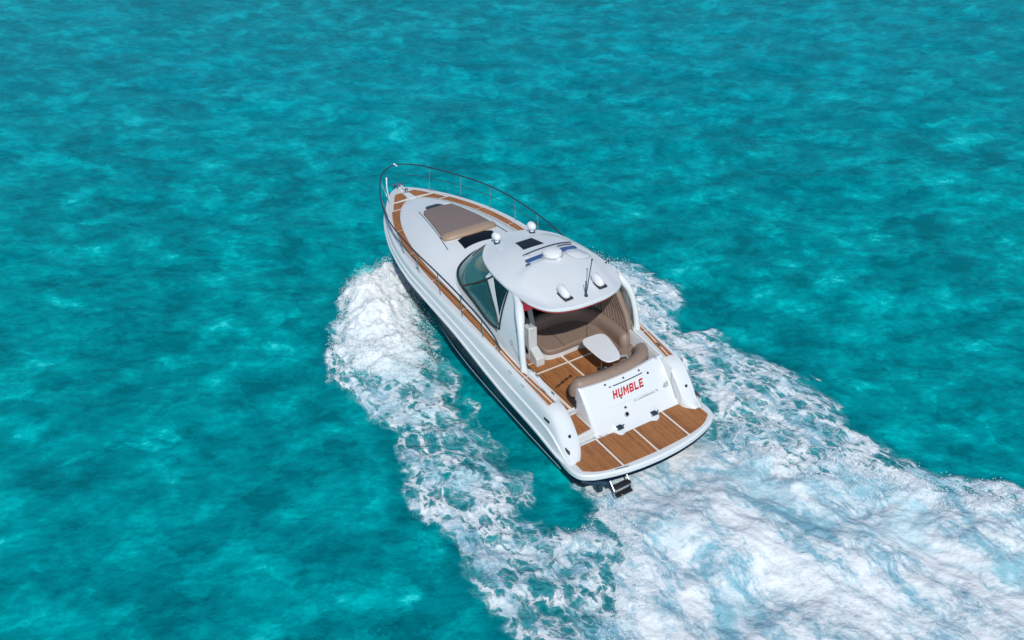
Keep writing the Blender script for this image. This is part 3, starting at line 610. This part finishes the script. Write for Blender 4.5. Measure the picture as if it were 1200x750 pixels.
POLY = dict(
 env_port=[(13.82, 0.69), (13.84, 1.63), (14.27, 2.6), (12.74, 3.46), (10.24, 4.92), (8.28, 5.51), (7.12, 4.99), (5.11, 4.91), (3.13, 5.42), (1.97, 5.92), (1.22, 5.39), (0.02, 5.46), (-0.93, 5.82), (-2.28, 5.61), (-3.35, 5.47), (-4.06, 4.34), (-2.62, 3.6), (-1.48, 2.6), (-0.5, 2.06), (0.18, 1.7), (-0.91, 2.73), (-0.39, 3.55), (0.39, 3.72), (1.85, 3.43), (3.39, 3.27), (4.3, 3.29), (6.27, 2.8), (7.91, 2.37), (10.11, 1.77), (12.04, 1.15)],
 gap=[(9.5, 1.7), (8.3, 2.5), (6.4, 3.1), (4.3, 3.6), (1.5, 3.8), (.6, 3.8), (.4, 3.0), (2.5, 2.5), (5, 2.3), (7.5, 1.8)],
 core_port=[(13.62, 0.85), (13.71, 1.69), (13.73, 2.51), (12.36, 3.31), (10.24, 4.52), (8.63, 4.91), (7.42, 4.19), (7.05, 3.25), (7.8, 2.45), (9.61, 1.89), (11.32, 1.34), (12.69, 0.97)],
 env_stbd=[(10.68, -5.85), (9.85, -6.61), (8.55, -6.95), (7.08, -6.81), (6.18, -6.01), (6.12, -5.34), (4.98, -5.11), (4.61, -5.85), (3.36, -5.84), (2.01, -6.05), (0.37, -5.89), (-1.55, -5.4), (-2.97, -5.3), (-4.06, -5.8), (-5.3, -6.97), (-6.56, -7.98), (-8.13, -5.13), (-4.05, -2.46), (-2.17, -1.67), (-0.13, -2.19), (1.19, -2.5), (2.75, -2.9), (4.29, -2.9), (6.39, -2.9), (8.27, -3.0), (10.5, -2.2), (12.5, -1.2), (13.4, -1.2), (13.2, -2.8), (12.0, -4.6)],
 core_stbd=[(13.3, -1.2), (13.2, -2.6), (12.0, -4.4), (10.68, -5.6), (9.6, -6.1), (8.4, -6.1), (7.8, -5.4), (8.3, -4.2), (9.5, -3), (11.3, -1.7)],
 wash=[(0.6, 1.75), (-0.2, 1.97), (-1.48, 2.6), (-2.63, 3.58), (-4.03, 4.93), (-9, 6.5), (-30, 11), (-60, 20), (-60, -30), (-30, -21), (-14, -13.5), (-9.38, -9.84), (-6.87, -7.4), (-5.52, -6.63), (-4.25, -5.21), (-2.84, -3.88), (-1.59, -2.85), (-0.16, -2.91), (0.43, -2.34), (1.2, -2.4), (1.2, 1.7)],
 pocket=[(0.57, -2.47), (0.35, -2.95), (-0.21, -3.33), (-0.79, -3.21), (-1.05, -2.64), (-0.51, -2.13), (-0.07, -2.1)],
 pocket2=[(-2.33, -4.63), (-2.8, -5.35), (-3.4, -5.06), (-3.49, -4.32), (-2.97, -4.09)],
 wisp1=[(1.13, 6.7), (1.24, 6.48), (1.05, 6.18), (0.94, 6.25), (1.02, 6.53), (0.86, 6.78)],
 wisp2=[(1.01, -6.59), (0.84, -6.94), (0.51, -6.95), (0.44, -6.73), (0.76, -6.49)])
def sd(X, Yy, P):        # signed distance, positive inside
    P = np.array(P); d2 = np.full(X.shape, 1e9); ins = np.zeros(X.shape, bool)
    for a, b in zip(P, np.roll(P, -1, 0)):
        e = b-a; px = X-a[0]; py = Yy-a[1]; t = np.clip((px*e[0]+py*e[1])/(e@e+1e-12), 0, 1)
        d2 = np.minimum(d2, (px-t*e[0])**2+(py-t*e[1])**2)
        c = ((a[1] > Yy) != (b[1] > Yy)); xc = a[0]+(Yy-a[1])/(e[1] if abs(e[1]) > 1e-9 else 1e-9)*e[0]; ins ^= c & (X < xc)
    return np.where(ins, 1, -1)*np.sqrt(d2)
def ss(a, b, x): t = np.clip((x-a)/(b-a), 0, 1); return t*t*(3-2*t)
def axis(lo, hi, step, far_lo, far_hi, g=1.035):
    a = list(np.arange(lo, hi, step)); s = step; x = hi; up_ = []
    while x < far_hi: up_.append(x); s *= g; x += s
    s = step; x = lo-step; dn = []
    while x > far_lo: dn.append(x); s *= g; x -= s
    return np.array(dn[::-1]+a+up_+[far_hi])
ax = axis(-8.5, 16.0, .042, -140, 700, 1.028); ay = axis(-9.0, 7.5, .042, -600, 300, 1.028)
X, Yg = np.meshgrid(ax, ay, indexing='ij'); dxs = np.gradient(ax); dys = np.gradient(ay); SP = np.maximum.outer(dxs, dys)
# ambient wind chop
Z = np.zeros_like(X); wd = R(152)
for k in range(46):
    lam = .55*(14/.55)**(k/45.0)*rng.uniform(.85, 1.15); th = wd+rng.normal(0, .85); amp = .0036*lam**.85*rng.uniform(.4, 1.2)*(1 if lam < 6 else .6); ph = rng.uniform(0, 6.28)
    kx, ky = 2*np.pi/lam*math.cos(th), 2*np.pi/lam*math.sin(th); fade = ss(2.2, 5, lam/SP)
    Z += amp*fade*np.sin(kx*X+ky*Yg+ph)
wx = X+.35*fbm(X*.9, Yg*.9, 3, 5); wy = Yg+.35*fbm(X*.9+40, Yg*.9, 3, 8)
near = (np.abs(X) < 40) & (np.abs(Yg) < 45)
def D(k, rough=1.0): return sd(X+(wx-X)*rough, Yg+(wy-Yg)*rough, POLY[k])
dp, dcp, ds, dcs, dw = D('env_port'), D('core_port'), D('env_stbd'), D('core_stbd'), D('wash')
foam = np.maximum.reduce([.52*ss(-.4, .35, dp), .56*ss(-.4, .35, ds), .3*ss(-.1, .3, D('gap'))])
edge = np.maximum(np.exp(-((dp-.12)/.22)**2), np.exp(-((ds-.12)/.22)**2)*ss(-2.4, -3.6, Yg))
foam = np.maximum(foam, (.52+.5*fbm(X*1.3, Yg*1.3, 3, 71))*edge)
foam = np.maximum(foam, ss(-.5, .6, dcp)); foam = np.maximum(foam, .98*ss(-.5, .6, dcs))
foam = np.maximum(foam, ss(-.35, .55, dw))
foam -= .5*ss(-.25, .3, D('pocket', 1.3))+.4*ss(-.1, .3, D('pocket2', 1.5))
foam = np.maximum(foam, .78*ss(-1.5, .1, dw)*ss(-.3, .3, ds)); foam += (.34*fbm(X*.55, Yg*.55, 3, 31)+.1*fbm(X*2, Yg*2, 3, 37))*(foam > .01)
foam = np.maximum(foam, .62*ss(-.15, .08, D('wisp1', .5))); foam = np.maximum(foam, .62*ss(-.15, .08, D('wisp2', .5)))
foam = np.clip(foam, 0, 1)*np.where(np.maximum.reduce([dp, ds, dw, dcp, dcs]) > -.6, 1, np.where(foam > .7, 1, 0))
aer = np.maximum.reduce([ss(-1.4, .4, dp)*.5, ss(-1.2, .4, ds)*.5, ss(-.6, .8, dw), ss(-.5, .5, dcp)])
plume = np.maximum(ss(-.2, .5, dcp)*ss(6.5, 9, X), .7*ss(-.2, .5, dcs))
# heights: bow sheets thrown up beside the hull, churned wash astern
hs_p = np.interp(X, [5, 7, 9, 11, 13, 14.2], [0, .14, .42, .8, 1.05, .9]); cp = np.clip(dcp, 0, .8)/.8
Z += hs_p*np.sqrt(np.clip(dcp+.1, 0, 1.1)/1.1)*(.72+.7*fbm(X*1.1, Yg*1.1, 4, 2)+.22*fbm(X*5, Yg*5, 3, 77))
Z += np.interp(X, [7, 9, 11, 13.3], [0, .3, .55, .9])*np.sqrt(np.clip(dcs+.1, 0, 1.1)/1.1)*(.75+.6*fbm(X*1.1, Yg*1.1, 4, 12))
Z += .07*ss(-.2, .35, dp)+.09*ss(-.2, .4, ds)
Z += ss(-.2, .4, np.maximum(dp, ds))*(.1*fbm(X*1.2, Yg*1.2, 4, 91)+.03*np.abs(fbm(X*4, Yg*4, 3, 55)))
ca, sa = math.cos(R(195)), math.sin(R(195)); U = X*ca+Yg*sa; V = -X*sa+Yg*ca
wq = ss(-.2, 1.1, dw)*(.12+.88*ss(.6, -2.2, X))
Z += wq*(.3*fbm(U*.38, V*.62, 4, 3, .5)+.055*np.abs(fbm(U*.9, V*2.0, 4, 44))+.03)
Z -= .0*X
Z -= .16*np.exp(-((Yg-2.5)/.9)**2)*ss(-1.5, .5, X)*ss(9, 6, X)    # trough along the port quarter
Z += .16*np.exp(-((U-3.6)/1.6)**2-((V)/1.5)**2)*wq
fine = ss(.3, .7, foam)
Z -= .1*ss(-1.6, -.6, X)*ss(1.6, .9, X)*ss(2.6, 1.8, np.abs(Yg))
Z += fine*.012*fbm(X*9, Yg*9, 2, 61)
rel = np.abs(X) < 60
nx, ny = X.shape
def water_material():
    m = bpy.data.materials.new('sea_water'); m.use_nodes = True; n = m.node_tree; L = n.links.new; b = n.nodes['Principled BSDF']; N = n.nodes.new
    def noise(vec, sc, det=5, ro=.55, dist=0, w=None):
        q = N('ShaderNodeTexNoise'); q.inputs['Scale'].default_value = sc; q.inputs['Detail'].default_value = det; q.inputs['Roughness'].default_value = ro; q.inputs['Distortion'].default_value = dist; L(vec, q.inputs[0]); return q
    def mth(op, a, b_=None, c=None):
        q = N('ShaderNodeMath'); q.operation = op
        for i, v in enumerate((a, b_, c)):
            if v is None: continue
            if hasattr(v, 'default_value') or hasattr(v, 'links'): L(v, q.inputs[i])
            else: q.inputs[i].default_value = v
        return q.outputs[0]
    def mapr(v, a, b_, c=0, d=1, smooth=True):
        q = N('ShaderNodeMapRange'); q.interpolation_type = 'SMOOTHSTEP' if smooth else 'LINEAR'; L(v, q.inputs[0])
        for i, k in zip((1, 2, 3, 4), (a, b_, c, d)): q.inputs[i].default_value = k
        return q.outputs[0]
    def mix(f, a, b_):
        q = N('ShaderNodeMix'); q.data_type = 'RGBA'; L(f, q.inputs[0])
        for i, v in ((6, a), (7, b_)):
            if isinstance(v, tuple): q.inputs[i].default_value = (*v, 1)
            else: L(v, q.inputs[i])
        return q.outputs[2]
    tc = N('ShaderNodeTexCoord'); P = tc.outputs['Object']
    rot = N('ShaderNodeMapping'); rot.vector_type = 'TEXTURE'; rot.inputs['Rotation'].default_value = (0, 0, R(59)); rot.inputs['Scale'].default_value = (1.2, .9, 1); L(P, rot.inputs[0]); Q = rot.outputs[0]
    fo = N('ShaderNodeAttribute'); fo.attribute_name = 'foam'; ae = N('ShaderNodeAttribute'); ae.attribute_name = 'aer'
    # clear water: pale sand and darker bottom, with caustic brights and ripple glints painted in
    ln = N('ShaderNodeVectorMath'); ln.operation = 'LENGTH'; L(P, ln.inputs[0])        # bottom pattern gets coarser away from the shoal under the boat
    dv = mth('DIVIDE', 1.0, mth('MULTIPLY_ADD', ln.outputs['Value'], .014, .93)); sc1 = N('ShaderNodeVectorMath'); sc1.operation = 'SCALE'; L(P, sc1.inputs[0]); L(dv, sc1.inputs['Scale']); PF = sc1.outputs[0]
    sc2 = N('ShaderNodeVectorMath'); sc2.operation = 'SCALE'; L(Q, sc2.inputs[0]); L(dv, sc2.inputs['Scale']); QF = sc2.outputs[0]
    a = noise(PF, .12, 3, .5, .6).outputs[0]; b1 = noise(PF, .48, 5, .55, .6).outputs[0]; b2 = noise(PF, 1.0, 8, .62, .35).outputs[0]; c_ = noise(QF, 4.0, 8, .68, .4).outputs[0]
    t = mth('ADD', mth('ADD', mth('MULTIPLY', a, .09), mth('MULTIPLY', b1, .23)), mth('ADD', mth('MULTIPLY', b2, .44), mth('MULTIPLY', c_, .24)))
    wp_ = noise(PF, 1.4, 4, .6); wq_ = N('ShaderNodeVectorMath'); wq_.operation = 'MULTIPLY_ADD'; wq_.inputs[1].default_value = (1.3, 1.3, 0); L(wp_.outputs['Color'], wq_.inputs[0]); L(QF, wq_.inputs[2])
    for sc_, am_ in ((1.0, .08), (2.3, .06)):      # patches of bottom seen through facets of the surface
        q = N('ShaderNodeTexVoronoi'); q.feature = 'SMOOTH_F1'; q.inputs['Scale'].default_value = sc_; q.inputs['Smoothness'].default_value = .1; L(wq_.outputs[0], q.inputs['Vector'])
        ce = N('ShaderNodeSeparateColor'); L(q.outputs['Color'], ce.inputs[0]); t = mth('ADD', t, mth('MULTIPLY', mth('SUBTRACT', ce.outputs[0], .5), am_))
    cr = N('ShaderNodeValToRGB'); E_ = cr.color_ramp.elements; L(t, cr.inputs[0])
    E_[0].position = .4; E_[0].color = (.0, .165, .195, 1); E_[1].position = .65; E_[1].color = (.03, .72, .71, 1)
    for p_, c4 in ((.455, (.0, .226, .26, 1)), (.51, (.0, .285, .315, 1)), (.56, (.0, .365, .388, 1)), (.61, (.0, .49, .5, 1))): e = E_.new(p_); e.color = c4
    c2 = N('ShaderNodeValToRGB'); E_ = c2.color_ramp.elements; L(t, c2.inputs[0])      # bluer far water: tint of the grazing view painted in by position
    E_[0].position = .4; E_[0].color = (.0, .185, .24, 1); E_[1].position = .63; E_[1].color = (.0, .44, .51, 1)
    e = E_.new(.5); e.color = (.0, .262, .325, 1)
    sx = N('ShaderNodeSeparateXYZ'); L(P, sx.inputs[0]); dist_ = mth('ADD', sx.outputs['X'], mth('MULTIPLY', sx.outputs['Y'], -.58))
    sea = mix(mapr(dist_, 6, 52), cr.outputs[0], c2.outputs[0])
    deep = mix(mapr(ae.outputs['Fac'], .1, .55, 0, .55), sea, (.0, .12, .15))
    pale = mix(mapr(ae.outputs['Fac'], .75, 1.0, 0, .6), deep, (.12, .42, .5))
    # foam
    wn = noise(P, .9, 3); wv = N('ShaderNodeVectorMath'); wv.operation = 'MULTIPLY_ADD'; wv.inputs[1].default_value = (.9, .9, 0); L(wn.outputs['Color'], wv.inputs[0]); L(P, wv.inputs[2]); PW = wv.outputs[0]
    wn2 = noise(P, 4, 3); wv2 = N('ShaderNodeVectorMath'); wv2.operation = 'MULTIPLY_ADD'; wv2.inputs[1].default_value = (.22, .22, 0); L(wn2.outputs['Color'], wv2.inputs[0]); L(PW, wv2.inputs[2]); PW2 = wv2.outputs[0]
    st_ = N('ShaderNodeMapping'); st_.inputs['Scale'].default_value = (.62, 1.15, 1); L(PW2, st_.inputs[0]); PV = st_.outputs[0]
    def vor(sc):
        q = N('ShaderNodeTexVoronoi'); q.feature = 'DISTANCE_TO_EDGE'; q.inputs['Scale'].default_value = sc; L(PV, q.inputs['Vector']); return q.outputs['Distance']
    l1 = mapr(vor(1.9), 0, .26, 1, 0); l2 = mapr(vor(4.8), 0, .32, 1, 0); l3 = mapr(vor(11), 0, .38, 1, 0)
    lace = mth('ADD', mth('MULTIPLY', l1, .5), mth('ADD', mth('MULTIPLY', l2, .38), mth('MULTIPLY', l3, .22)))
    fn = noise(PV, 1.7, 9, .7).outputs[0]; ff = noise(PW2, 11, 5, .65).outputs[0]
    v = mth('ADD', mth('MULTIPLY', fo.outputs['Fac'], 1.25), mth('ADD', mth('MULTIPLY', mth('SUBTRACT', lace, .42), .75), mth('ADD', mth('MULTIPLY', mth('SUBTRACT', fn, .5), 1.5), mth('MULTIPLY', mth('SUBTRACT', ff, .5), .5))))
    mask = mth('MULTIPLY', mapr(v, .56, .94), mapr(fo.outputs['Fac'], .06, .25)); haze = mth('MULTIPLY', mth('MULTIPLY', mapr(v, .1, .8), .5), mapr(fo.outputs['Fac'], .06, .25))
    pale = mix(haze, pale, (.16, .5, .56))
    fs_ = N('ShaderNodeMapping'); fs_.inputs['Rotation'].default_value = (0, 0, R(-14)); fs_.inputs['Scale'].default_value = (.5, 1.25, 1); L(PW, fs_.inputs[0]); sn = noise(fs_.outputs[0], .9, 9, .66, .8).outputs[0]; sn2 = noise(PV, 7, 8, .75).outputs[0]
    sc = noise(Q, .42, 4, .5, .8).outputs[0]
    fcol = mix(mapr(mth('ADD', mth('MULTIPLY', sn, .62), mth('MULTIPLY', sn2, .38)), .4, .56), (.22, .47, .58), (.82, .875, .9))
    fcol = mix(mapr(sc, .52, .68, 0, .6), fcol, (.34, .64, .73))
    pm = N('ShaderNodeAttribute'); pm.attribute_name = 'plume'; fcol = mix(mth('MULTIPLY', pm.outputs['Fac'], mapr(sn2, .3, .55, .35, .9)), fcol, (.86, .9, .92))
    col = mix(mask, pale, fcol); n.nodes.remove(b); df = N('ShaderNodeBsdfDiffuse'); gl = N('ShaderNodeBsdfGlossy'); ms = N('ShaderNodeMixShader'); fz = N('ShaderNodeFresnel'); fz.inputs[0].default_value = 1.33
    L(col, df.inputs[0]); gl.inputs[0].default_value = (.7, .9, 1, 1); L(ms.outputs[0], n.nodes['Material Output'].inputs[0]); L(df.outputs[0], ms.inputs[1]); L(gl.outputs[0], ms.inputs[2])
    L(mth('MULTIPLY', fz.outputs[0], mapr(mask, 0, .6, .1, .0)), ms.inputs[0])
    gl.inputs['Roughness'].default_value = .12
    # ripples
    r1 = noise(Q, 2.4, 5, .6, .3).outputs[0]; r2 = noise(Q, 9, 5, .65, .4).outputs[0]
    hgt = mth('ADD', mth('MULTIPLY', r1, .08), mth('MULTIPLY', r2, .026))
    hgt = mth('ADD', hgt, mth('MULTIPLY', mask, .01)); hgt = mth('ADD', hgt, mth('MULTIPLY', mth('MULTIPLY', mask, mth('ADD', mth('MULTIPLY', sn2, .5), mth('MULTIPLY', ff, .3))), .05))
    bp = N('ShaderNodeBump'); bp.inputs['Strength'].default_value = .8; bp.inputs['Distance'].default_value = 1.0; L(hgt, bp.inputs['Height']); [L(bp.outputs[0], q_.inputs['Normal']) for q_ in (df, gl, fz)]
    return m
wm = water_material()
def sheet(name, facemask, kind, label, cat=None):
    idx = np.arange(nx*ny).reshape(nx, ny)
    q = np.stack([idx[:-1, :-1], idx[1:, :-1], idx[1:, 1:], idx[:-1, 1:]], -1)[facemask]
    used = np.unique(q); mp = np.full(nx*ny, -1); mp[used] = np.arange(len(used)); q = mp[q]
    co = np.stack([X, Yg, Z], -1).reshape(-1, 3)[used].astype(np.float32)
    me = bpy.data.meshes.new(name); me.vertices.add(len(co)); me.vertices.foreach_set('co', co.ravel())
    me.loops.add(q.size); me.loops.foreach_set('vertex_index', q.ravel().astype(np.int32)); me.polygons.add(len(q))
    me.polygons.foreach_set('loop_start', np.arange(0, q.size, 4, dtype=np.int32)); me.polygons.foreach_set('loop_total', np.full(len(q), 4, np.int32))
    me.polygons.foreach_set('use_smooth', np.ones(len(q), bool)); me.update()
    for an_, arr in (('foam', foam), ('aer', aer), ('plume', plume)):
        at = me.attributes.new(an_, 'FLOAT', 'POINT'); at.data.foreach_set('value', arr.reshape(-1)[used].astype(np.float32))
    me.materials.append(wm); o = bpy.data.objects.new(name, me); C.objects.link(o); o['kind'] = kind
    if label: o['label'] = label
    if cat: o['category'] = cat
    return o
fm = (foam[:-1, :-1]+foam[1:, 1:]) > .7
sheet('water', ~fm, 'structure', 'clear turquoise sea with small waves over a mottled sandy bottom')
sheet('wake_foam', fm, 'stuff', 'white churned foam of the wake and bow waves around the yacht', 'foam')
# spray droplets over the bow sheets and the wash edges
def spray(n, seed):
    r2 = np.random.RandomState(seed); ok = np.argwhere((dcp > -.25) & (X > 7) & (SP < .06)); ok2 = np.argwhere((dcs > -.2) & (X > 6) & (SP < .06)); ok3 = np.argwhere((np.abs(dw) < .8) & (foam > .6) & (X < 0) & (X > -9) & (SP < .06))
    V_ = []; F_ = []
    for src, cnt, hh in ((ok, n, .35), (ok2, n//2, .3), (ok3, n//3, .15)):
        for i in r2.randint(0, len(src), cnt):
            a, b_ = src[i]; s_ = r2.uniform(.004, .016); p = np.array([X[a, b_]+r2.normal(0, .05), Yg[a, b_]+r2.normal(0, .05), Z[a, b_]+abs(r2.normal(0, hh*.5))])
            k = len(V_); V_ += [p+np.array(d)*s_ for d in ((1, 0, 0), (-1, 0, 0), (0, 1, 0), (0, -1, 0), (0, 0, 1), (0, 0, -1))]
            F_ += [(k, k+2, k+4), (k+2, k+1, k+4), (k+1, k+3, k+4), (k+3, k, k+4), (k+2, k, k+5), (k+1, k+2, k+5), (k+3, k+1, k+5), (k, k+3, k+5)]
    me = bpy.data.meshes.new('spray'); me.from_pydata([tuple(v) for v in V_], [], F_); me.materials.append(mat('spray_drops', (.82, .86, .88), .4, var=.04))
    o = bpy.data.objects.new('spray', me); C.objects.link(o); o['kind'] = 'stuff'; o['label'] = 'fine white spray thrown up beside the hull and wake'; o['category'] = 'spray'
spray(14000, 5)
